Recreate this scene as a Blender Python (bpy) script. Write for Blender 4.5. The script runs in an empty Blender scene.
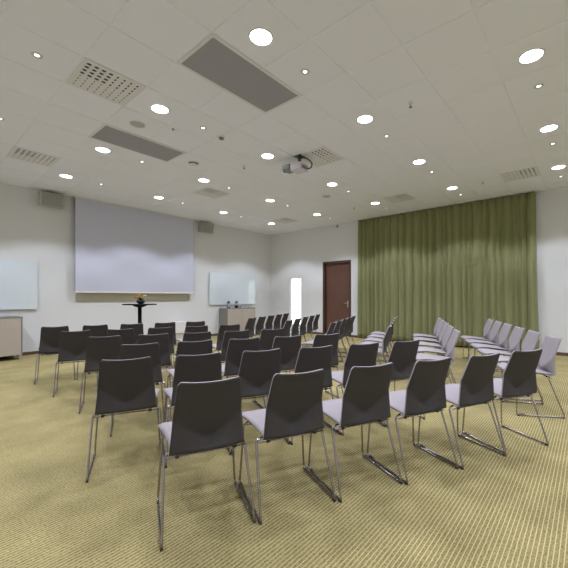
import bpy, bmesh, math, random
from mathutils import Vector, Matrix
random.seed(7)
scene = bpy.context.scene
COL = scene.collection
PI = math.pi
H = 3.506                       # ceiling height
XR, YB = 8.86, 9.12             # right wall face, screen wall face
XL, YF = -1.16, -2.85           # walls behind the viewer
GX, GY, T = 0.5395, 0.1118, 0.6   # ceiling grid

# ------------------------------------------------------------------ materials
def new_mat(name):
    m = bpy.data.materials.new(name); m.use_nodes = True
    nt = m.node_tree
    return m, nt, nt.nodes['Principled BSDF']
def srgb(r, g, b):
    f = lambda c: (c/255/12.92) if c/255 <= .04045 else ((c/255+.055)/1.055)**2.4
    return (f(r), f(g), f(b), 1)
def mat(name, col, rough=.5, metal=0., spec=.5, noise=0., nscale=40., bump=0., bscale=200., trans=0., emit=None, estr=0., coat=0.):
    m, nt, b = new_mat(name)
    b.inputs['Base Color'].default_value = col
    b.inputs['Roughness'].default_value = rough
    b.inputs['Metallic'].default_value = metal
    b.inputs['Specular IOR Level'].default_value = spec
    b.inputs['Transmission Weight'].default_value = trans
    b.inputs['Coat Weight'].default_value = coat
    if emit:
        b.inputs['Emission Color'].default_value = emit
        b.inputs['Emission Strength'].default_value = estr
    if noise or bump:
        tc = nt.nodes.new('ShaderNodeTexCoord')
    if noise:
        n = nt.nodes.new('ShaderNodeTexNoise'); n.inputs['Scale'].default_value = nscale
        n.inputs['Detail'].default_value = 3
        nt.links.new(tc.outputs['Object'], n.inputs['Vector'])
        mx = nt.nodes.new('ShaderNodeMix'); mx.data_type = 'RGBA'
        mx.inputs['A'].default_value = tuple(c*(1-noise) for c in col[:3])+(1,)
        mx.inputs['B'].default_value = tuple(min(1, c*(1+noise)) for c in col[:3])+(1,)
        nt.links.new(n.outputs['Fac'], mx.inputs['Factor'])
        nt.links.new(mx.outputs['Result'], b.inputs['Base Color'])
    if bump:
        n2 = nt.nodes.new('ShaderNodeTexNoise'); n2.inputs['Scale'].default_value = bscale
        nt.links.new(tc.outputs['Object'], n2.inputs['Vector'])
        bp = nt.nodes.new('ShaderNodeBump'); bp.inputs['Strength'].default_value = bump
        bp.inputs['Distance'].default_value = .002
        nt.links.new(n2.outputs['Fac'], bp.inputs['Height'])
        nt.links.new(bp.outputs['Normal'], b.inputs['Normal'])
    return m

M = {}
M['wall'] = mat('wall_paint', (.735, .745, .745, 1), .85, bump=.15, noise=.015, nscale=3)
M['ceil'] = mat('ceiling_tile', (.86, .88, .93, 1), .95, noise=.02, nscale=1.3, bump=.1, bscale=400)
M['dgrey'] = mat('shell_dark_fabric', (.046, .040, .0385, 1), .85, noise=.15, nscale=500, bump=.3, bscale=900)
M['lav'] = mat('lavender_grey_fabric', (.315, .283, .297, 1), .9, noise=.06, nscale=500, bump=.3, bscale=900)
M['chrome'] = mat('chrome_rod', (.38, .35, .38, 1), .25, metal=1)
M['plastic'] = mat('dark_plastic', (.05, .05, .055, 1), .5)
M['black'] = mat('black_lacquer', (.005, .005, .005, 1), .6, spec=.2)
M['board'] = mat('glass_board', (.70, .775, .81, 1), .04, spec=.5, coat=.1)
M['boardedge'] = mat('glass_board_edge', (.35, .42, .42, 1), .3)
M['screen'] = mat('screen_cloth', (.60, .615, .72, 1), .9)
M['scrback'] = mat('screen_black_edge', (.02, .02, .022, 1), .7)
M['white'] = mat('white_plastic', (.78, .78, .76, 1), .5)
M['trim'] = mat('white_metal_trim', (.76, .76, .76, 1), .5)
M['offwhite'] = mat('diffuser_white', (.76, .76, .75, 1), .6)
M['hole'] = mat('nozzle_opening', (.02, .02, .018, 1), .9)
M['lamp'] = mat('lamp_glass', (.9, .9, .9, 1), .3, emit=(.90, .96, 1, 1), estr=12.5)
M['led'] = mat('led_lens', (.9, .9, .9, 1), .3, emit=(.95, .97, 1, 1), estr=3.5)
M['ring'] = mat('brushed_ring', (.6, .6, .6, 1), .45, metal=.1)
M['spk'] = mat('speaker_box', (.50, .49, .45, 1), .6)
M['spkgrille'] = mat('speaker_grille', (.33, .325, .30, 1), .7, bump=.4, bscale=300)
M['cab'] = mat('cabinet_beige', (.47, .415, .35, 1), .6, noise=.03, nscale=8)
M['cabside'] = mat('cabinet_grey', (.23, .225, .21, 1), .6)
M['alu'] = mat('aluminium', (.55, .53, .50, 1), .35, metal=.7)
M['doorframe'] = mat('door_frame_wood', (.075, .040, .026, 1), .45, noise=.12, nscale=20)
M['brownbase'] = mat('skirting_wood', (.13, .075, .04, 1), .5, noise=.1, nscale=12)
M['tan'] = mat('board_tan', (.60, .57, .48, 1), .6)
M['glass'] = mat('clear_glass', (1, 1, 1, 1), 0.0, trans=1.0)
M['yellow'] = mat('yellow_petal', (.85, .60, .12, 1), .7)
M['orange'] = mat('orange_petal', (.80, .33, .12, 1), .7)
M['whitepetal'] = mat('white_petal', (.85, .83, .75, 1), .7)
M['leaf'] = mat('leaf', (.035, .075, .02, 1), .6, noise=.2, nscale=60)
M['vase'] = mat('vase_dark', (.015, .025, .02, 1), .35)
M['juice'] = mat('red_juice', (.13, .025, .02, 1), .2)
M['lilac'] = mat('projector_body', (.62, .60, .66, 1), .45)
M['projgrille'] = mat('projector_grille', (.24, .25, .24, 1), .6)
M['brass'] = mat('handle_brass', (.75, .66, .47, 1), .3, metal=1)

# door veneer: vertical grain
def wood_mat():
    m, nt, b = new_mat('door_veneer')
    tc = nt.nodes.new('ShaderNodeTexCoord'); mp = nt.nodes.new('ShaderNodeMapping')
    mp.inputs['Scale'].default_value = (30, 30, 1.2)
    n = nt.nodes.new('ShaderNodeTexNoise'); n.inputs['Scale'].default_value = 1.5; n.inputs['Detail'].default_value = 5
    cr = nt.nodes.new('ShaderNodeValToRGB')
    cr.color_ramp.elements[0].position = .3; cr.color_ramp.elements[0].color = (.105, .048, .030, 1)
    cr.color_ramp.elements[1].position = .75; cr.color_ramp.elements[1].color = (.155, .072, .046, 1)
    nt.links.new(tc.outputs['Object'], mp.inputs['Vector']); nt.links.new(mp.outputs['Vector'], n.inputs['Vector'])
    nt.links.new(n.outputs['Fac'], cr.inputs['Fac']); nt.links.new(cr.outputs['Color'], b.inputs['Base Color'])
    b.inputs['Roughness'].default_value = .42
    return m
M['veneer'] = wood_mat()

# panel of fine mesh on ceiling
def grille_mat():
    m, nt, b = new_mat('ceiling_fabric_mesh')
    tc = nt.nodes.new('ShaderNodeTexCoord'); w = nt.nodes.new('ShaderNodeTexWave')
    w.inputs['Scale'].default_value = 28; w.bands_direction = 'X'
    cr = nt.nodes.new('ShaderNodeValToRGB')
    cr.color_ramp.elements[0].color = (.27, .268, .285, 1); cr.color_ramp.elements[1].color = (.44, .435, .46, 1)
    nt.links.new(tc.outputs['Object'], w.inputs['Vector']); nt.links.new(w.outputs['Fac'], cr.inputs['Fac'])
    nt.links.new(cr.outputs['Color'], b.inputs['Base Color']); b.inputs['Roughness'].default_value = .9
    return m
M['mesh'] = grille_mat()

# carpet: olive base with thin straw coloured lines running along X every 2 cm
def carpet_mat():
    m, nt, b = new_mat('striped_carpet')
    N = nt.nodes.new; L = nt.links.new
    tc = N('ShaderNodeTexCoord'); sp = N('ShaderNodeSeparateXYZ'); L(tc.outputs['Object'], sp.inputs[0])
    def math_(op, a, bb=None):
        n = N('ShaderNodeMath'); n.operation = op
        for i, v in enumerate((a, bb)):
            if v is None: continue
            if isinstance(v, (int, float)): n.inputs[i].default_value = v
            else: L(v, n.inputs[i])
        return n.outputs[0]
    nz = N('ShaderNodeTexNoise'); nz.inputs['Scale'].default_value = 45; L(tc.outputs['Object'], nz.inputs['Vector'])
    wob = math_('MULTIPLY', math_('SUBTRACT', nz.outputs['Fac'], .5), .004)
    y = math_('ADD', sp.outputs['Y'], wob)
    fr = math_('FRACT', math_('DIVIDE', y, .0205))
    tri = math_('ABSOLUTE', math_('SUBTRACT', fr, .5))      # 0 in the middle of a line
    mr = N('ShaderNodeMapRange'); mr.interpolation_type = 'SMOOTHSTEP'
    mr.inputs['From Min'].default_value = .04; mr.inputs['From Max'].default_value = .17
    mr.inputs['To Min'].default_value = 1; mr.inputs['To Max'].default_value = 0
    L(tri, mr.inputs['Value'])
    # tufts along the base strip
    n2 = N('ShaderNodeTexNoise'); n2.inputs['Scale'].default_value = 90; n2.inputs['Detail'].default_value = 2
    L(tc.outputs['Object'], n2.inputs['Vector'])
    base = N('ShaderNodeMix'); base.data_type = 'RGBA'
    base.inputs['A'].default_value = (.20, .162, .060, 1); base.inputs['B'].default_value = (.37, .31, .138, 1)
    mr2 = N('ShaderNodeMapRange'); mr2.inputs['From Min'].default_value = .35; mr2.inputs['From Max'].default_value = .65
    L(n2.outputs['Fac'], mr2.inputs['Value']); L(mr2.outputs['Result'], base.inputs['Factor'])
    mx = N('ShaderNodeMix'); mx.data_type = 'RGBA'
    mx.inputs['B'].default_value = (.55, .485, .26, 1)
    L(mr.outputs['Result'], mx.inputs['Factor']); L(base.outputs['Result'], mx.inputs['A'])
    # worn / brushed patches
    n3 = N('ShaderNodeTexNoise'); n3.inputs['Scale'].default_value = 2.6; n3.inputs['Detail'].default_value = 6
    L(tc.outputs['Object'], n3.inputs['Vector'])
    mr3 = N('ShaderNodeMapRange'); mr3.inputs['From Min'].default_value = .3; mr3.inputs['From Max'].default_value = .7
    mr3.inputs['To Min'].default_value = .80; mr3.inputs['To Max'].default_value = 1.12
    L(n3.outputs['Fac'], mr3.inputs['Value'])
    vm = N('ShaderNodeVectorMath'); vm.operation = 'SCALE'
    L(mx.outputs['Result'], vm.inputs[0]); L(mr3.outputs['Result'], vm.inputs['Scale'])
    L(vm.outputs[0], b.inputs['Base Color'])
    b.inputs['Roughness'].default_value = 1; b.inputs['Specular IOR Level'].default_value = .1
    return m
M['carpet'] = carpet_mat()

def curtain_mat():
    m, nt, b = new_mat('olive_curtain_cloth')
    tc = nt.nodes.new('ShaderNodeTexCoord'); mp = nt.nodes.new('ShaderNodeMapping')
    mp.inputs['Scale'].default_value = (6, 6, .35)
    n = nt.nodes.new('ShaderNodeTexNoise'); n.inputs['Scale'].default_value = 2; n.inputs['Detail'].default_value = 4
    cr = nt.nodes.new('ShaderNodeValToRGB')
    cr.color_ramp.elements[0].position = .3; cr.color_ramp.elements[0].color = (.20, .208, .085, 1)
    cr.color_ramp.elements[1].position = .7; cr.color_ramp.elements[1].color = (.265, .275, .125, 1)
    nt.links.new(tc.outputs['Object'], mp.inputs['Vector']); nt.links.new(mp.outputs['Vector'], n.inputs['Vector'])
    nt.links.new(n.outputs['Fac'], cr.inputs['Fac']); nt.links.new(cr.outputs['Color'], b.inputs['Base Color'])
    b.inputs['Roughness'].default_value = .85; b.inputs['Sheen Weight'].default_value = .15
    return m
M['curtain'] = curtain_mat()

# ------------------------------------------------------------------ mesh helpers
def bx(bm, x0, x1, y0, y1, z0, z1, mi=0, bev=0.):
    vs = [bm.verts.new((x, y, z)) for x in (x0, x1) for y in (y0, y1) for z in (z0, z1)]
    idx = [(0,1,3,2),(4,6,7,5),(0,4,5,1),(2,3,7,6),(0,2,6,4),(1,5,7,3)]
    fs = [bm.faces.new([vs[i] for i in f]) for f in idx]
    for f in fs: f.material_index = mi
    if bev:
        es = {e for f in fs for e in f.edges}
        r = bmesh.ops.bevel(bm, geom=list(es), offset=bev, segments=2, affect='EDGES', profile=.5)
        for f in r['faces']: f.material_index = mi
    return vs
def lathe(bm, prof, cx=0, cy=0, seg=24, mi=0, smooth=True, cap0=False, cap1=False):
    rings = []
    for r, z in prof:
        if r < 1e-6: rings.append([bm.verts.new((cx, cy, z))])
        else: rings.append([bm.verts.new((cx+r*math.cos(2*PI*i/seg), cy+r*math.sin(2*PI*i/seg), z)) for i in range(seg)])
    for a, b in zip(rings, rings[1:]):
        for i in range(seg):
            j = (i+1) % seg
            if len(a) == 1 and len(b) == 1: continue
            if len(a) == 1: f = bm.faces.new((a[0], b[j], b[i]))
            elif len(b) == 1: f = bm.faces.new((a[i], a[j], b[0]))
            else: f = bm.faces.new((a[i], a[j], b[j], b[i]))
            f.material_index = mi; f.smooth = smooth
    if cap0 and len(rings[0]) > 1: bm.faces.new(rings[0]).material_index = mi
    if cap1 and len(rings[-1]) > 1: bm.faces.new(rings[-1]).material_index = mi
def fillet(pts, r, n=4):
    pts = [Vector(p) for p in pts]; out = [pts[0]]
    for a, b, c in zip(pts, pts[1:], pts[2:]):
        d1 = (a-b); d2 = (c-b); rr = min(r, d1.length*.45, d2.length*.45)
        p, q = b+d1.normalized()*rr, b+d2.normalized()*rr
        for i in range(n+1):
            t = i/n
            out.append((1-t)**2*p + 2*t*(1-t)*b + t*t*q)
    out.append(pts[-1]); return out
def tube(bm, pts, r, seg=8, mi=0, closed=False):
    pts = [Vector(p) for p in pts]
    n = len(pts); rings = []; up = None
    for i, p in enumerate(pts):
        if closed: t = (pts[(i+1) % n]-pts[i-1]).normalized()
        else: t = ((pts[min(i+1, n-1)]-pts[max(i-1, 0)])).normalized()
        if up is None:
            up = Vector((0, 0, 1)) if abs(t.z) < .9 else Vector((1, 0, 0))
        up = (up - t*up.dot(t)).normalized(); s = t.cross(up)
        rings.append([bm.verts.new(p + r*(math.cos(2*PI*k/seg)*up + math.sin(2*PI*k/seg)*s)) for k in range(seg)])
    pairs = list(zip(rings, rings[1:])) + ([(rings[-1], rings[0])] if closed else [])
    for a, b in pairs:
        for k in range(seg):
            f = bm.faces.new((a[k], a[(k+1) % seg], b[(k+1) % seg], b[k])); f.smooth = True; f.material_index = mi
    if not closed:
        bm.faces.new(rings[0][::-1]).material_index = mi; bm.faces.new(rings[-1]).material_index = mi
def obj(name, bm, mats, parent=None, loc=None):
    bmesh.ops.recalc_face_normals(bm, faces=bm.faces)
    me = bpy.data.meshes.new(name); bm.to_mesh(me); bm.free()
    for m in (mats if isinstance(mats, (list, tuple)) else [mats]): me.materials.append(m)
    o = bpy.data.objects.new(name, me); COL.objects.link(o)
    if loc is not None: o.location = loc
    if parent is not None: o.parent = parent
    return o
def tag(o, label, cat, group=None):
    o['label'] = label; o['category'] = cat
    if group: o['group'] = group
    return o
def thing(name, label, cat, loc=(0, 0, 0), rz=0., group=None):
    o = bpy.data.objects.new(name, None); COL.objects.link(o)
    o.empty_display_size = .1
    o.location = loc; o.rotation_euler = (0, 0, rz)
    return tag(o, label, cat, group)
def struct(name, bm, m, parent=None):
    o = obj(name, bm, m, parent)
    if parent is None: o['kind'] = 'structure'
    return o
def dup(root, loc, rz, label, group=None):
    r = root.copy(); COL.objects.link(r); r.location = loc; r.rotation_euler = (0, 0, rz)
    r['label'] = label
    if group: r['group'] = group
    for ch in list(root.children):
        c = ch.copy(); COL.objects.link(c); c.parent = r
        for g in list(ch.children):
            d = g.copy(); COL.objects.link(d); d.parent = c
    return r
def B(): return bmesh.new()

# ------------------------------------------------------------------ the room
bm = B(); bx(bm, XL-.15, XR+.15, YF-.15, YB+.15, -.15, 0); struct('floor', bm, M['carpet'])

DY0, DY1, DZ = 5.68, 6.63, 2.30          # door opening in the right wall
WY0, WY1, WZ0, WZ1 = 7.64, 8.15, .26, 1.885   # slim window opening
bm = B()
x0, x1 = XR, XR+.15
bx(bm, x0, x1, YF-.15, DY0, 0, H+.1)
bx(bm, x0, x1, DY0, DY1, DZ, H+.1)
bx(bm, x0, x1, DY1, WY0, 0, H+.1)
bx(bm, x0, x1, WY0, WY1, 0, WZ0); bx(bm, x0, x1, WY0, WY1, WZ1, H+.1)
bx(bm, x0, x1, WY1, YB+.15, 0, H+.1)
struct('wall_right', bm, M['wall'])
bm = B(); bx(bm, XL-.15, XR, YB, YB+.15, 0, H+.1); struct('wall_back', bm, M['wall'])
bm = B(); bx(bm, XL-.15, XL, YF, YB, 0, H+.1); struct('wall_left', bm, M['wall'])
bm = B(); bx(bm, XL-.15, XR, YF-.15, YF, 0, H+.1); struct('wall_front', bm, M['wall'])

# ceiling: bevelled tiles in a 60 cm grid, one slab behind
bm = B()
g, dep = .0030, .007
i0 = int(math.floor((XL-GX)/T)); i1 = int(math.ceil((XR-GX)/T))
j0 = int(math.floor((YF-GY)/T)); j1 = int(math.ceil((YB-GY)/T))
for i in range(i0, i1):
    for j in range(j0, j1):
        a, b_ = max(XL, GX+i*T)+g, min(XR, GX+(i+1)*T)-g
        c, d = max(YF, GY+j*T)+g, min(YB, GY+(j+1)*T)-g
        if b_-a < .01 or d-c < .01: continue
        e = .0035
        lo = [bm.verts.new(p+(H,)) for p in ((a+e, c+e), (b_-e, c+e), (b_-e, d-e), (a+e, d-e))]
        hi = [bm.verts.new(p+(H+dep,)) for p in ((a, c), (b_, c), (b_, d), (a, d))]
        bm.faces.new(lo)
        for k in range(4): bm.faces.new((lo[k], hi[k], hi[(k+1) % 4], lo[(k+1) % 4]))
bx(bm, XL-.15, XR+.15, YF-.15, YB+.15, H+dep, H+.12)
struct('ceiling', bm, M['ceil'])

# skirting
bm = B(); bx(bm, XL, XR-.014, YB-.014, YB, 0, .065, bev=.002); struct('baseboard_back', bm, M['brownbase'])
bm = B()
bx(bm, XR-.014, XR, YF, DY0-.06, 0, .065); bx(bm, XR-.014, XR, DY1+.06, YB, 0, .065)
struct('baseboard_right', bm, M['brownbase'])

# door
bm = B()
bx(bm, XR+.065, XR+.11, DY0+.012, DY1-.012, .006, DZ-.012, bev=.003)
door = struct('door_1', bm, M['veneer'])
bm = B()
for (a, b_) in ((DY0-.06, DY0+.012), (DY1-.012, DY1+.06)):
    bx(bm, XR-.02, XR+.12, a, b_, 0, DZ+.055, bev=.004)
bx(bm, XR-.02, XR+.12, DY0+.012, DY1-.012, DZ-.012, DZ+.055, bev=.004)
obj('door_frame', bm, M['doorframe'], door)
bm = B()
bx(bm, XR+.055, XR+.066, DY0+.075, DY0+.115, .90, 1.10, bev=.004)
obj('handle_plate', bm, M['brass'], door)
bm = B()
tube(bm, fillet([(XR+.06, DY0+.095, 1.03), (XR+.01, DY0+.095, 1.03), (XR+.01, DY0+.215, 1.03)], .02), .009)
obj('door_handle', bm, M['brass'], door)

# slim window with daylight behind it
bm = B()
f = .018
bx(bm, XR+.03, XR+.10, WY0, WY0+f, WZ0, WZ1); bx(bm, XR+.03, XR+.10, WY1-f, WY1, WZ0, WZ1)
bx(bm, XR+.03, XR+.10, WY0+f, WY1-f, WZ0, WZ0+f); bx(bm, XR+.03, XR+.10, WY0+f, WY1-f, WZ1-f, WZ1)
win = struct('window_1', bm, M['white'])
bm = B(); bx(bm, XR+.06, XR+.066, WY0+f, WY1-f, WZ0+f, WZ1-f); obj('window_pane', bm, M['glass'], win)
bm = B(); bx(bm, XR-.02, XR+.03, WY0+.07, WY0+.10, WZ1-.11, WZ1+.015, bev=.004); obj('window_latch', bm, M['ring'], win)

# ------------------------------------------------------------------ ceiling fittings
GL = 'round downlights in the ceiling'
def make_downlight():
    t = thing('ceiling_downlight', '', 'ceiling light', (0, 0, H), 0, GL)
    bm = B(); lathe(bm, [(.092, -.001), (.095, -.006), (.104, -.009), (.110, -.005), (.110, 0)], seg=36)
    obj('trim_ring', bm, M['trim'], t)
    bm = B(); lathe(bm, [(0, -.004), (.093, -.004), (.093, -.0015), (0, -.0015)], seg=36)
    obj('lamp_glass', bm, M['lamp'], t)
    ld = bpy.data.lights.new('downlight_beam', 'SPOT')
    ld.energy = 71; ld.spot_size = math.radians(118); ld.spot_blend = .32; ld.shadow_soft_size = .06
    ld.color = (.81, .84, 1)
    lo = bpy.data.objects.new('downlight_beam', ld); COL.objects.link(lo); lo.parent = t; lo.location = (0, 0, -.10)
    return t
lines = {3: 'nearest the curtain wall', 2: 'second from the curtain wall', 1: 'third from the curtain wall',
         0: 'fourth from the curtain wall', -1: 'farthest from the curtain wall'}
ordn = {4: 'first', 3: 'second', 2: 'third', 1: 'fourth', 0: 'fifth', -1: 'sixth'}
proto = None
for i in range(-1, 4):
    for j in range(-1, 5):
        lab = 'round ceiling downlight, %s from the screen in the line %s' % (ordn[j], lines[i])
        p = (2.05+1.8*i, .432+1.8*j, H)
        if proto is None:
            proto = make_downlight(); proto.location = p; proto['label'] = lab
        else: dup(proto, p, 0, lab, GL)

GS = 'small LED spots in the ceiling'
sp0 = None
slines = {4: 'nearest the curtain wall', 3: 'second from the curtain wall', 2: 'third from the curtain wall',
          1: 'fourth from the curtain wall', 0: 'fifth from the curtain wall'}
for i, js in ((0, (2, 3)), (1, (0, 1, 2, 3, 4)), (2, (0, 1, 2, 3, 4)), (3, (0, 1, 2, 3, 4)), (4, (0, 1, 2, 3))):
    for j in js:
        if (i, j) in ((1, 0),): continue
        lab = 'tiny LED ceiling spot, %s from the screen in the line %s' % (ordn[j], slines[i])
        p = (.85+1.8*i, .43+1.8*j, H)
        if sp0 is None:
            t = thing('ceiling_spot', lab, 'ceiling spot', p, 0, GS)
            bm = B(); lathe(bm, [(.020, -.001), (.024, -.006), (.042, -.007), (.047, 0)], seg=24)
            obj('spot_ring', bm, M['ring'], t)
            bm = B(); lathe(bm, [(0, -.006), (.016, -.005), (.021, -.001), (0, -.001)], seg=20)
            obj('led_lens', bm, M['led'], t)
            sp0 = t
        else: dup(sp0, p, 0, lab, GS)

# grey mesh panels
def mesh_panel(cx, cy, label):
    t = thing('ceiling_mesh_panel', label, 'ceiling panel', (cx, cy, H), 0, 'grey mesh panels in the ceiling')
    bm = B(); w, d, f = .595, .295, .03
    bx(bm, -w, w, -d, -d+f, -.012, 0); bx(bm, -w, w, d-f, d, -.012, 0)
    bx(bm, -w, -w+f, -d+f, d-f, -.012, 0); bx(bm, w-f, w, -d+f, d-f, -.012, 0)
    obj('panel_frame', bm, M['trim'], t)
    bm = B(); bx(bm, -w+f, w-f, -d+f, d-f, -.009, 0); obj('mesh_sheet', bm, M['mesh'], t)
mesh_panel(GX+3*T, GY+4.5*T, 'larger looking dark grey mesh ceiling panel, nearest the viewer')
mesh_panel(GX+3*T, GY+8.5*T, 'dark grey mesh ceiling panel farther back, towards the screen')

# nozzle air diffusers
def diffuser(i, j, label):
    t = thing('air_diffuser', label, 'air vent', (GX+(i+.5)*T, GY+(j+.5)*T, H), 0, 'square nozzle air vents in the ceiling')
    bm = B(); w = .294
    bx(bm, -w, w, -w, w, -.006, 0, 0, .002)
    n = 8
    for a in range(n):
        for b_ in range(n):
            x, y = (a-3.5)*.066, (b_-3.5)*.066
            if b_ < 4: rx, ry = ((.022, .014) if a < 4 else (.010, .015))
            else: rx, ry = (.004, .016)
            vs = [bm.verts.new((x+rx*math.cos(2*PI*k/10), y+ry*math.sin(2*PI*k/10), -.0066)) for k in range(10)]
            bm.faces.new(vs).material_index = 1
            # scoop lip behind each opening
            z0, z1 = -.006, -.013
            yy = y+ry+.001
            v = [bm.verts.new(q) for q in ((x-rx, yy, z0), (x+rx, yy, z0), (x+rx*.7, yy-.004, z1), (x-rx*.7, yy-.004, z1),
                                           (x-rx, yy+.004, z0), (x+rx, yy+.004, z0))]
            for q in ((0, 1, 2, 3), (4, 3, 2, 5), (0, 3, 4), (1, 5, 2)): bm.faces.new([v[k] for k in q])
    obj('nozzle_plate', bm, [M['offwhite'], M['hole']], t)
diffuser(1, 6, 'square white nozzle air vent left of the nearer grey panel')
diffuser(1, 11, 'square nozzle air vent at the far left near the left loudspeaker')
diffuser(6, 5, 'square nozzle air vent right beside the ceiling projector')
diffuser(11, 1, 'square nozzle air vent above the right end of the curtain')
diffuser(6, 10, 'square nozzle air vent above the right loudspeaker')
diffuser(11, 11, 'square nozzle air vent near the far corner of the room')
diffuser(11, 5, 'square nozzle air vent above the left end of the curtain')

# ceiling loudspeakers, detectors, sprinklers
def ceiling_disc(x, y, r, label, name='ceiling_speaker', cat='ceiling loudspeaker', m='spk', group=None):
    t = thing(name, label, cat, (x, y, H), 0, group)
    bm = B(); lathe(bm, [(r*.86, -.002), (r*.88, -.008), (r*.97, -.008), (r, 0)], seg=28); obj('rim', bm, M['trim'], t)
    bm = B(); lathe(bm, [(0, -.007), (r*.5, -.0065), (r*.87, -.004), (r*.87, -.001), (0, -.001)], seg=28); obj('grille', bm, M[m], t)
ceiling_disc(GX+2.5*T, GY+7.5*T, .10, 'round grey ceiling loudspeaker near the farther grey mesh panel', group='round ceiling loudspeakers')
ceiling_disc(GX+9.5*T, GY+7.5*T, .10, 'round grey ceiling loudspeaker beyond the projector', group='round ceiling loudspeakers')
t = thing('exhaust_valve', 'round white exhaust valve with a dark gap, beyond the farther grey panel', 'air vent', (GX+4.5*T, GY+8.5*T, H))
bm = B(); lathe(bm, [(.075, 0), (.085, -.012), (.095, -.014), (.10, 0)], seg=28); obj('valve_ring', bm, M['trim'], t)
bm = B(); lathe(bm, [(.074, -.001), (.06, -.0015), (0, -.0015)], seg=28); obj('valve_throat', bm, M['hole'], t)
bm = B(); lathe(bm, [(0, -.030), (.05, -.028), (.062, -.022), (.055, -.016), (.015, -.014), (.012, -.001)], seg=28); obj('valve_disc', bm, M['trim'], t)
t = thing('smoke_detector', 'small round grey smoke detector between the two grey mesh panels', 'smoke detector', (2.96, 4.05, H))
bm = B(); lathe(bm, [(.055, 0), (.055, -.014), (.045, -.018), (0, -.018)], seg=24); obj('base', bm, M['trim'], t)
bm = B(); lathe(bm, [(.036, -.018), (.036, -.034), (.026, -.044), (0, -.046)], seg=24); obj('sensor_head', bm, M['cabside'], t)
t = thing('ceiling_cover', 'flat pale sensor disc left of the smoke detector', 'ceiling sensor', (2.40, 4.36, H))
bm = B(); lathe(bm, [(.085, 0), (.083, -.006), (0, -.008)], seg=28); obj('cover_disc', bm, M['ceil'], t)
bm = B(); lathe(bm, [(.018, -.0075), (.014, -.02), (0, -.022)], seg=14); obj('sensor_eye', bm, M['cabside'], t)
def sprinkler(x, y, label):
    t = thing('fire_sprinkler', label, 'sprinkler', (x, y, H), 0, 'ceiling sprinklers')
    bm = B(); lathe(bm, [(.032, 0), (.028, -.006), (.008, -.008), (.008, -.03), (0, -.03)], seg=16); obj('escutcheon', bm, M['trim'], t)
    bm = B(); tube(bm, [(-.014, 0, -.02), (-.012, 0, -.045), (0, 0, -.052), (.012, 0, -.045), (.014, 0, -.02)], .0035, 6)
    lathe(bm, [(0, -.05), (.02, -.052), (.02, -.055), (0, -.056)], seg=14); obj('deflector', bm, M['projgrille'], t)
sprinkler(GX+5.55*T, GY+7.55*T, 'ceiling sprinkler just left of the projector')
sprinkler(GX+5.55*T, GY+2.53*T, 'ceiling sprinkler in the open tiles right of centre')
sprinkler(GX+11.42*T, GY+2.53*T, 'ceiling sprinkler in front of the curtain')
sprinkler(GX+11.45*T, GY+7.5*T, 'ceiling sprinkler in front of the door')

# projector on a ceiling bracket, aimed at the screen (+Y)
t = thing('ceiling_projector', 'white projector hanging from a short ceiling bracket with looped cable', 'projector', (4.19, 3.64, H), math.radians(4))
bm = B(); bx(bm, -.07, .07, -.07, .07, -.012, 0, bev=.003); bx(bm, -.02, .02, -.02, .02, -.115, -.01); bx(bm, -.07, .07, -.05, .05, -.126, -.110, bev=.003)
obj('ceiling_bracket', bm, M['plastic'], t)
bm = B(); bx(bm, -.11, .11, -.10, .12, -.245, -.125, bev=.018)
body = obj('projector_body', bm, M['lilac'], t)
bm = B()
for k in range(7): bx(bm, -.075+k*.02, -.065+k*.02, -.103, -.099, -.225, -.17)
obj('rear_grille', bm, M['plastic'], body)
bm = B(); bx(bm, -.12, .06, .12, .27, -.215, -.125, bev=.006)
for k in range(6): bx(bm, -.126, -.12, .135+k*.022, .145+k*.022, -.207, -.133)
obj('ribbed_front_housing', bm, M['projgrille'], t)
bm = B()
lathe(bm, [(0, 0), (.045, 0), (.045, .03), (.035, .035), (0, .03)], seg=20)
bmesh.ops.rotate(bm, verts=bm.verts, cent=(0, 0, 0), matrix=Matrix.Rotation(-PI/2, 3, 'X'))
bmesh.ops.translate(bm, verts=bm.verts, vec=(-.03, .265, -.17))
obj('lens', bm, M['black'], t)
bm = B()
tube(bm, fillet([(.04, -.02, -.005), (.10, -.08, -.02), (.16, -.14, -.09), (.13, -.14, -.18), (.07, -.095, -.20)], .06, 5), .011, 8)
obj('cable', bm, M['plastic'], t)

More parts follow.
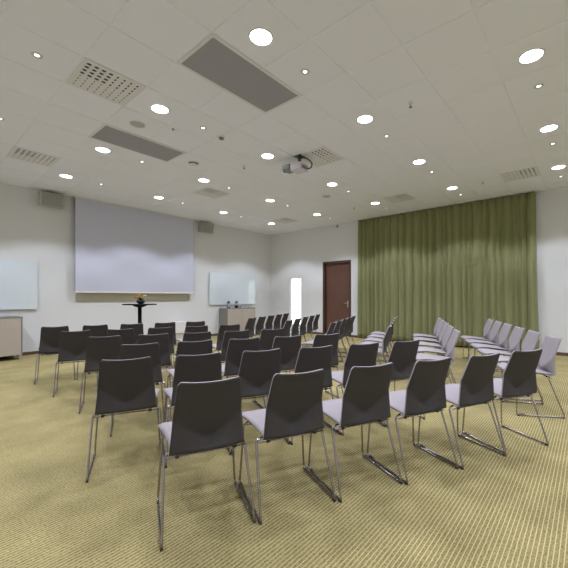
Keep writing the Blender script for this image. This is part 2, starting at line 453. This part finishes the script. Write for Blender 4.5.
# ------------------------------------------------------------------ curtains on the right wall
def curtain(y0, y1, label, seed, flare=0.):
    rnd = random.Random(seed)
    n = int((y1-y0)/.010); rows = 26; ztop, zbot = H-.03, .035
    ph, pts = 0., []
    cur = rnd.uniform(.13, .22); amp = rnd.uniform(.8, 1.2); acc = 0
    for k in range(n+1):
        y = y0+(y1-y0)*k/n
        pts.append((y, ph, amp))
        step = (y1-y0)/n/cur*2*PI
        ph += step; acc += step
        if acc > 2*PI:
            acc -= 2*PI; cur = rnd.choice((rnd.uniform(.10, .15), rnd.uniform(.16, .25))); 
        amp += (rnd.uniform(.2, 1.8)-amp)*.06
    bm = B(); grid = []
    for r in range(rows+1):
        v = r/rows; z = ztop+(zbot-ztop)*v; row = []
        for (y, p, a) in pts:
            A = (.056+.018*v)*a*(1 if v > .03 else .8)
            s = 1.6*abs(math.sin(p/2))**.55-1
            u = (y-y0)/(y1-y0)
            yy = y + .014*v*math.sin(p*.31+seed) + .014*math.sin(p) - flare*v*v*(1-u)
            row.append(bm.verts.new((XR-.150 - A*s + .012*math.sin(p*.17+seed)*v, yy, z)))
        grid.append(row)
    for a, b_ in zip(grid, grid[1:]):
        for k in range(n):
            fc = bm.faces.new((a[k], a[k+1], b_[k+1], b_[k])); fc.smooth = True
    o = thing('curtain', label, 'curtain', (0, 0, 0), 0, 'olive curtains')
    c = obj('curtain_cloth', bm, M['curtain'], o)
    md = c.modifiers.new('thick', 'SOLIDIFY'); md.thickness = .003
    y = y0+.04
    while y < y1-.02:
        bm = B(); bx(bm, XR-.156, XR-.146, y-.006, y+.006, H-.045, H-.0185); y += .115
        obj('curtain_hook', bm, M['hole'], o)
curtain(3.075, 5.27, 'long olive green pleated curtain, left half beside the door', 3)
curtain(.90, 3.065, 'long olive green pleated curtain, right half away from the door', 11, flare=.05)
bm = B(); bx(bm, XR-.166, XR-.136, .86, 5.30, H-.018, H)
tag(obj('curtain_rail', bm, M['trim']), 'thin white curtain rail along the ceiling above the olive curtains', 'curtain rail')
t = thing('wall_sensor', 'tiny grey sensor high on the wall left of the curtain', 'sensor', (XR, 6.11, H-.01))
bm = B(); bx(bm, -.05, 0, -.02, .02, -.09, -.02, bev=.006); obj('sensor_housing', bm, M['cabside'], t)
bm = B(); bx(bm, -.03, 0, -.012, .012, -.03, 0); obj('mount', bm, M['trim'], t)

# ------------------------------------------------------------------ screen wall
t = thing('projection_screen', 'large pale projection screen pulled down from the ceiling', 'projection screen', (4.085, YB-.14, H))
bm = B(); hw = 1.495
bx(bm, -hw, hw, -.002, .002, -2.165, -.004, 0)
bx(bm, -hw-.006, hw+.006, .0021, .004, -2.165, -.004, 1)
obj('screen_cloth', bm, [M['screen'], M['scrback']], t)
bm = B(); bx(bm, -hw-.01, hw+.01, -.012, .012, -2.19, -2.16, bev=.005); obj('bottom_bar', bm, M['white'], t)
bm = B(); bx(bm, -hw-.03, hw+.03, -.05, .06, -.022, 0, bev=.003); obj('ceiling_slot', bm, M['trim'], t)

t = thing('wall_board', 'long board behind the projection screen, only its lower edge showing', 'board', (4.06, YB, 1.12))
bm = B(); bx(bm, -1.40, 1.42, -.022, -.002, .02, .40); obj('board_face', bm, M['tan'], t)
bm = B(); bx(bm, -1.43, 1.45, -.030, 0, 0, .02, bev=.002); bx(bm, -1.43, -1.40, -.030, 0, .02, .42); bx(bm, 1.42, 1.45, -.030, 0, .02, .42)
obj('board_frame', bm, M['alu'], t)

def glass_board(x0, x1, z0, z1, label):
    t = thing('writing_board', label, 'whiteboard', ((x0+x1)/2, YB, z0), 0, 'glass writing boards')
    w = (x1-x0)/2; h_ = z1-z0
    bm = B(); bx(bm, -w, w, -.048, -.040, 0, h_, 0)
    obj('glass_sheet', bm, M['board'], t)
    bm = B(); bx(bm, -w+.002, w-.002, -.040, -.037, .002, h_-.002); obj('glass_backing', bm, M['boardedge'], t)
    bm = B()
    for sx in (-1, 1):
        for z in (.09, h_-.09):
            bx(bm, sx*(w-.12)-.02, sx*(w-.12)+.02, -.037, -.0004, z-.02, z+.02)
    obj('standoffs', bm, M['alu'], t)
glass_board(-.10, 1.92, .965, 1.96, 'pale blue glass writing board left of the projection screen')
glass_board(6.19, 8.14, .975, 1.98, 'pale blue glass writing board right of the screen, above the cabinet')

def wall_speaker(x, label):
    t = thing('wall_speaker', label, 'loudspeaker', (x, YB, 3.34), 0, 'wall loudspeakers beside the screen')
    bm = B()
    bx(bm, -.21, .21, -.24, -.05, -.15, .14, bev=.01)
    bmesh.ops.rotate(bm, verts=bm.verts, cent=(0, -.05, .14), matrix=Matrix.Rotation(math.radians(9), 3, 'X'))
    obj('speaker_box', bm, M['spk'], t)
    bm = B(); bx(bm, -.195, .195, -.247, -.240, -.135, .125, bev=.002)
    bmesh.ops.rotate(bm, verts=bm.verts, cent=(0, -.05, .14), matrix=Matrix.Rotation(math.radians(9), 3, 'X'))
    obj('speaker_grille', bm, M['spkgrille'], t)
    bm = B(); bx(bm, -.05, .05, -.06, 0, -.06, .06, bev=.004); obj('wall_bracket', bm, M['plastic'], t)
wall_speaker(2.15, 'grey box loudspeaker high on the wall left of the screen')
wall_speaker(6.02, 'grey box loudspeaker high on the wall right of the screen')

def cabinet(x0, x1, y0, ztop, label, leg=.07, ndoors=2, knob=True):
    t = thing('low_cabinet', label, 'cabinet', ((x0+x1)/2, (y0+YB)/2-.01, 0), 0, 'low cabinets along the screen wall')
    w = (x1-x0)/2; d = (YB-.04-y0)/2; s = .02
    bm = B()
    bx(bm, -w, -w+s, -d, d, leg, ztop-.02); bx(bm, w-s, w, -d, d, leg, ztop-.02)
    bx(bm, -w+s, w-s, -d+.02, d, leg, leg+s); bx(bm, -w+s, w-s, d-.015, d, leg+s, ztop-.02)
    obj('cabinet_body', bm, M['cabside'], t)
    bm = B(); bx(bm, -w-.004, w+.004, -d-.006, d, ztop-.02, ztop, bev=.003); obj('top_panel', bm, M['cabside'], t)
    for k in range(ndoors):
        a = -w+s+(2*w-2*s)*k/ndoors+.003; b_ = -w+s+(2*w-2*s)*(k+1)/ndoors-.003
        bm = B(); bx(bm, a, b_, -d-.002, -d+.016, leg+.004, ztop-.026, bev=.002)
        dr = obj('door', bm, M['cab'], t)
        if knob:
            kx = b_-.05 if k % 2 == 0 else a+.05
            bm = B(); tube(bm, [(kx-.02, -d-.02, ztop-.07), (kx+.02, -d-.02, ztop-.07)], .006); bx(bm, kx-.018, kx-.010, -d-.02, -d, ztop-.074, ztop-.066); bx(bm, kx+.010, kx+.018, -d-.02, -d, ztop-.074, ztop-.066)
            obj('knob', bm, M['alu'], dr)
    for sx in (-1, 1):
        for sy in (-1, 1):
            bm = B(); bx(bm, sx*(w-.03)-.02, sx*(w-.03)+.02, sy*(d-.04)-.02, sy*(d-.04)+.02, 0, leg+.001); obj('leg', bm, M['alu'], t)
    return t
cabinet(.30, 1.575, 8.52, .835, 'long beige cabinet on short legs below the left glass board', leg=.09, ndoors=1, knob=False)
cabinet(6.56, 7.70, 8.66, .865, 'two door beige and grey cabinet below the right glass board')

# glass jars and a tray on the right cabinet
def jar(x, y, label, fill=None):
    t = thing('glass_jar', label, 'jar', (x, y, .865), 0, 'glass jars on the cabinet')
    bm = B(); lathe(bm, [(0, .001), (.055, .001), (.058, .02), (.055, .14), (.045, .17), (.048, .185), (.043, .185), (.050, .14), (.053, .02), (0, .008)], seg=24)
    obj('jar_glass', bm, M['glass'], t)
    bm = B(); lathe(bm, [(.050, .184), (.052, .205), (.02, .212), (.012, .235), (0, .238)], seg=20, cap0=True); obj('lid', bm, M['plastic'], t)
    if fill:
        bm = B(); lathe(bm, [(0, .009), (.050, .012), (.051, .07), (0, .07)], seg=20); obj('contents', bm, M[fill], t)
jar(6.75, 8.86, 'clear lidded glass jar, left one of two on the right cabinet')
jar(7.05, 8.84, 'glass jar with dark red contents, beside the clear jar on the cabinet', 'juice')
t = thing('clear_tray', 'clear shallow plastic tray on the right cabinet beside the jars', 'tray', (7.33, 8.85, .865))
bm = B(); w, d, h_ = .17, .11, .085
bx(bm, -w, w, -d, d, .001, .006); bx(bm, -w, w, -d, -d+.004, .006, h_); bx(bm, -w, w, d-.004, d, .006, h_)
bx(bm, -w, -w+.004, -d+.004, d-.004, .006, h_); bx(bm, w-.004, w, -d+.004, d-.004, .006, h_)
obj('tray_shell', bm, M['glass'], t)
bm = B(); bx(bm, -w+.02, w-.03, -d+.02, d-.02, .006, .035, bev=.004); obj('napkins', bm, M['board'], t)

# bar table with flowers
TX, TY, TZ = 3.39, 7.56, 1.068
t = thing('bar_table', 'tall black pedestal bar table in front of the screen', 'table', (TX, TY, 0))
bm = B(); lathe(bm, [(0, TZ-.022), (.340, TZ-.022), (.346, TZ-.011), (.340, TZ), (0, TZ)], seg=48); obj('tabletop', bm, M['black'], t)
bm = B(); lathe(bm, [(.039, TZ-.075), (.06, TZ-.072), (.13, TZ-.045), (.15, TZ-.024), (0, TZ-.024)], seg=32, cap0=True); obj('top_flange', bm, M['black'], t)
bm = B(); lathe(bm, [(.039, .03), (.039, TZ-.06)], seg=24, cap0=True, cap1=True); obj('pedestal', bm, M['black'], t)
bm = B(); lathe(bm, [(0, 0), (.27, 0), (.27, .012), (.07, .028), (.04, .05), (0, .05)], seg=40); obj('base_plate', bm, M['black'], t)
t = thing('flower_arrangement', 'small bowl of yellow, orange and white flowers on the bar table', 'flowers', (TX+.02, TY, TZ))
bm = B(); lathe(bm, [(0, .001), (.05, .001), (.085, .04), (.088, .08), (.078, .08), (.072, .05), (0, .03)], seg=24); obj('vase', bm, M['vase'], t)
def blossom(x, y, z, r, m):
    bm = B(); rnd = random.Random(int(1000*x+77*z*100))
    for ring, (nn, tilt, sc) in enumerate(((9, .25, 1), (8, .75, .85), (6, 1.15, .6))):
        for k in range(nn):
            a = 2*PI*(k+.5*ring)/nn
            dx, dy = math.cos(a), math.sin(a)
            L_ = r*sc; ct, st = math.cos(tilt), math.sin(tilt); w = r*.38*sc
            p0 = Vector((0, 0, 0)); p1 = Vector((dx*L_*ct*.6-dy*w, dy*L_*ct*.6+dx*w, L_*st*.6+.004)); p2 = Vector((dx*L_*ct, dy*L_*ct, L_*st)); p3 = Vector((dx*L_*ct*.6+dy*w, dy*L_*ct*.6-dx*w, L_*st*.6+.004))
            bm.faces.new([bm.verts.new(p+Vector((x, y, z))) for p in (p0, p1, p2, p3)])
    lathe(bm, [(0, z-.003), (r*.3, z+.002), (r*.32, z+r*.3), (0, z+r*.5)], x, y, 10)
    o = obj('blossom', bm, M[m], t)
for x, y, z, r, m in ((-.038, .004, .175, .068, 'yellow'), (-.06, -.025, .125, .058, 'orange'), (.01, .06, .15, .055, 'yellow'), (.045, -.09, .155, .068, 'whitepetal'), (-.02, -.07, .14, .050, 'yellow'), (-.09, .06, .12, .045, 'orange')):
    blossom(x, y, z, r, m)
bm = B(); rnd = random.Random(5)
for k in range(26):
    a = rnd.uniform(0, 2*PI); el = rnd.uniform(.1, 1.2); L_ = rnd.uniform(.08, .14); w = .02
    d = Vector((math.cos(a)*math.cos(el), math.sin(a)*math.cos(el), math.sin(el))); s = Vector((-math.sin(a), math.cos(a), 0))
    o_ = Vector((0, 0, .055))
    vs = [bm.verts.new(p) for p in (o_, o_+d*L_*.5+s*w, o_+d*L_, o_+d*L_*.5-s*w)]
    bm.faces.new(vs)
obj('leaves', bm, M['leaf'], t)

# small things on the floor by the wall
t = thing('floor_box', 'small white box standing against the wall behind the chair gap', 'box', (5.15, YB-.13, 0))
bm = B(); bx(bm, -.20, .13, -.08, .10, .20, .53, bev=.008); obj('box_body', bm, M['white'], t)
bm = B(); bx(bm, -.16, .09, -.05, .08, 0, .20); obj('plinth', bm, M['tan'], t)
t = thing('equipment_case', 'low black case on the floor by the wall behind the left chairs', 'case', (2.18, 8.86, 0))
bm = B(); bx(bm, -.18, .18, -.10, .10, 0, .14, bev=.015); obj('case_body', bm, M['black'], t)
bm = B(); tube(bm, fillet([(-.06, 0, .138), (-.06, 0, .17), (.06, 0, .17), (.06, 0, .138)], .02), .008); obj('case_handle', bm, M['plastic'], t)

# ------------------------------------------------------------------ chairs
ZT = .80
def half_width(z):
    t_ = max(0., min(1., (z-.42)/(ZT-.42)))
    return .194 + (.158-.194)*t_**.9
def back_y(x, z):
    hw = half_width(z); a = min(1., abs(x)/hw)
    plane = lambda q: -.205-.38*(q-.60)
    zc = .465 + (.605-.465)*a**1.15
    k = .008
    yb = -.205 - .004*(1-a)
    lower = lambda q: plane(zc) + (yb-plane(zc))*(zc-q)/(zc-.424)
    if z >= zc: y = plane(z)
    else: y = lower(z)
    # soften the fold
    if abs(z-zc) < k: 
        y = .5*(plane(z) + lower(z))
    return y + .012*a*a
def build_backrest(parent):
    bm = B(); nx = 20; zs = [.408, .411, .416, .424] + [.424+(ZT-.424)*k/26 for k in range(1, 27)]
    th = .017
    front, rear = [], []
    for ri, z in enumerate(zs):
        fr, rr = [], []
        for i in range(nx+1):
            u = -1+2*i/nx
            hw = half_width(z)
            top_t = max(0, (z-(ZT-.03))/.03)
            hw -= .014*top_t**3                                   # rounded top corners
            x = u*hw
            y = back_y(x, max(z, .424))
            zz = z
            if z > ZT-.06: zz = z - .010*(1-u*u)*((z-(ZT-.06))/.06)   # top edge dips in the middle
            curl = max(0, (.424-z)/.016)
            y += .034*curl**1.6
            # normal offset ~ lean
            rr.append(bm.verts.new((x, y, zz)))
            e = .004*(1 if i in (0, nx) else 0)
            fr.append(bm.verts.new((x*(1-.006), y+th*(1 if 0 < i < nx else .72), zz+.006*curl)))
        front.append(fr); rear.append(rr)
    def quads(g, mi, flip):
        for a, b_ in zip(g, g[1:]):
            for i in range(nx):
                q = (a[i], a[i+1], b_[i+1], b_[i])
                f_ = bm.faces.new(q if not flip else q[::-1]); f_.material_index = mi; f_.smooth = True
    quads(front, 1, True); quads(rear, 0, False)
    for a, b_ in ((front, rear),):
        n = len(zs)
        for r in range(n-1):
            for i in (0, nx):
                f_ = bm.faces.new((a[r][i], a[r+1][i], b_[r+1][i], b_[r][i])); f_.material_index = 1
        for i in range(nx):
            f_ = bm.faces.new((a[-1][i], a[-1][i+1], b_[-1][i+1], b_[-1][i])); f_.material_index = 1
            f_ = bm.faces.new((a[0][i], a[0][i+1], b_[0][i+1], b_[0][i])); f_.material_index = 0
    return obj('backrest', bm, [M['dgrey'], M['lav']], parent)
def build_seat(parent):
    bm = B(); nx, ny = 14, 16
    top, bot = [], []
    for j in range(ny+1):
        v = j/ny; y = -.175 + (.430)*v
        tr, br = [], []
        w = .184 + .046*min(1, v*1.35)**2
        if v > .86: w -= .030*((v-.86)/.14)**2
        for i in range(nx+1):
            u = -1+2*i/nx; a = abs(u)
            z = .432 + .030*min(1, v*1.6) - .010*math.sin(PI*v)*(1-u*u) - .020*max(0, (v-.78)/.22)**2
            yy = y - .012*(u*u)*max(0, (v-.8)/.2)
            edge = .006*(1 if i in (0, nx) else 0)
            tr.append(bm.verts.new((u*w, yy, z-edge)))
            br.append(bm.verts.new((u*(w-.006), yy-(.006 if j == ny else 0), z-.024+edge)))
        top.append(tr); bot.append(br)
    for g, mi in ((top, 0), (bot, 1)):
        for a, b_ in zip(g, g[1:]):
            for i in range(nx):
                f_ = bm.faces.new((a[i], a[i+1], b_[i+1], b_[i])); f_.material_index = mi; f_.smooth = True
    for r in range(ny):
        for i in (0, nx):
            bm.faces.new((top[r][i], top[r+1][i], bot[r+1][i], bot[r][i])).material_index = 0
    for i in range(nx):
        bm.faces.new((top[-1][i], top[-1][i+1], bot[-1][i+1], bot[-1][i])).material_index = 0
        bm.faces.new((top[0][i], top[0][i+1], bot[0][i+1], bot[0][i])).material_index = 0
    return obj('seat', bm, [M['lav'], M['dgrey']], parent)
def make_chair(label, group):
    t = thing('conference_chair', label, 'chair', (0, 0, 0), 0, group)
    build_seat(t); build_backrest(t)
    R = .0066
    for s in (-1, 1):
        bm = B()
        pts = [(s*.165, -.115, .404), (s*.212, -.118, .397), (s*.230, -.262, R+.004), (s*.230, .180, R+.004), (s*.206, .165, .392), (s*.165, .160, .408)]
        tube(bm, fillet(pts, .028, 5), R, 8)
        leg = obj('sled_leg', bm, M['chrome'], t)
        for y in (-.247, .165):
            bm = B(); bx(bm, s*.230-.007, s*.230+.007, y-.012, y+.012, 0, .016, bev=.002)
            obj('foot_glide', bm, M['plastic'], leg)
        bm = B(); bx(bm, s*.230-.006, s*.230+.006, .10, .15, .008, .026, bev=.002)
        obj('link_clip', bm, M['chrome'], leg)
    bm = B(); tube(bm, [(-.207, -.148, .391), (.207, -.148, .391)], .005, 8)
    tube(bm, [(-.198, .13, .398), (.198, .13, .398)], .005, 8)
    obj('crossbar', bm, M['chrome'], t)
    for s in (-1, 1):
        bm = B(); bx(bm, s*.150-.010, s*.150+.010, -.156, -.140, .382, .400, bev=.003)
        obj('bumper', bm, M['plastic'], t)
    return t
# (x, y) of the first chair's backrest top, step to the next one, number
ROWS_L = {6: (1.010, 1.464, .434, -.2225, 6), 5: (.987, 2.421, .427, -.216, 6), 4: (1.387, 3.108, .432, -.206, 5),
          3: (1.414, 3.996, .435, -.199, 5), 2: (1.419, 4.927, .455, -.177, 5), 1: (1.436, 5.879, .465, -.160, 5)}
ROWS_R = {1: (4.610, 5.251, .471, .205, 5), 2: (4.589, 4.210, .511, .231, 5), 3: (4.640, 3.263, .472, .195, 5),
          4: (4.591, 2.229, .534, .229, 5), 5: (4.534, 1.282, .602, .254, 5), 6: (4.480, .286, .539, .229, 6)}
RN = {6: 'row nearest the camera', 5: 'second row from the camera', 4: 'third row from the camera',
      3: 'third row from the screen', 2: 'second row from the screen', 1: 'row nearest the screen'}
def cn(k, n, side):
    return ('first', 'second', 'third', 'fourth', 'fifth', 'sixth')[k]+' from '+side
chair0 = None
for rows, block, side in ((ROWS_L, 'left', 'the left'), (ROWS_R, 'right', 'the aisle')):
    for r in (6, 5, 4, 3, 2, 1):
        x, y, dx, dy, n = rows[r]
        ang = math.atan2(dy, dx)
        rz = ang + (math.radians(2.6) if block == 'left' else math.radians(5. if r > 4 else -4.5))
        fx, fy = -math.sin(rz), math.cos(rz)
        for k in range(n):
            lab = 'grey chair, %s in the %s block, %s' % (cn(k, n, side), block, RN[r])
            grp = 'chairs in the %s block' % block
            loc = (x+k*dx+fx*.278+(.010 if block == 'left' and r < 6 else 0), y+k*dy+fy*.278, 0)
            if (block, r, k) == ('left', 6, 5): rz -= math.radians(6.5); loc = (loc[0]+.035, loc[1]+.0, 0)   # last chair turned a little
            if chair0 is None:
                chair0 = make_chair(lab, grp); chair0.location = loc; chair0.rotation_euler = (0, 0, rz)
            else: dup(chair0, loc, rz, lab, grp)

# ------------------------------------------------------------------ daylight, camera
w = bpy.data.worlds.new('World'); scene.world = w; w.use_nodes = True
bg = w.node_tree.nodes['Background']; bg.inputs['Color'].default_value = (.93, .97, 1, 1); bg.inputs['Strength'].default_value = 3.5

cam = bpy.data.cameras.new('camera'); co = bpy.data.objects.new('camera', cam); COL.objects.link(co)
cam.sensor_width = 36; cam.lens = 341.05/568*36
cam.shift_x = (284-307.4)/568; cam.shift_y = 13.18/568
cam.clip_start = .05; cam.clip_end = 100
co.location = (0, 0, 1.215); co.rotation_euler = (PI/2, 0, .6925-PI/2)
scene.camera = co
scene.view_settings.view_transform = 'Standard'; scene.view_settings.look = 'None'
scene.view_settings.gamma = 1; scene.view_settings.exposure = 0.29
scene.cycles.diffuse_bounces = 12; scene.cycles.max_bounces = 16
scene.view_settings.use_curve_mapping = False
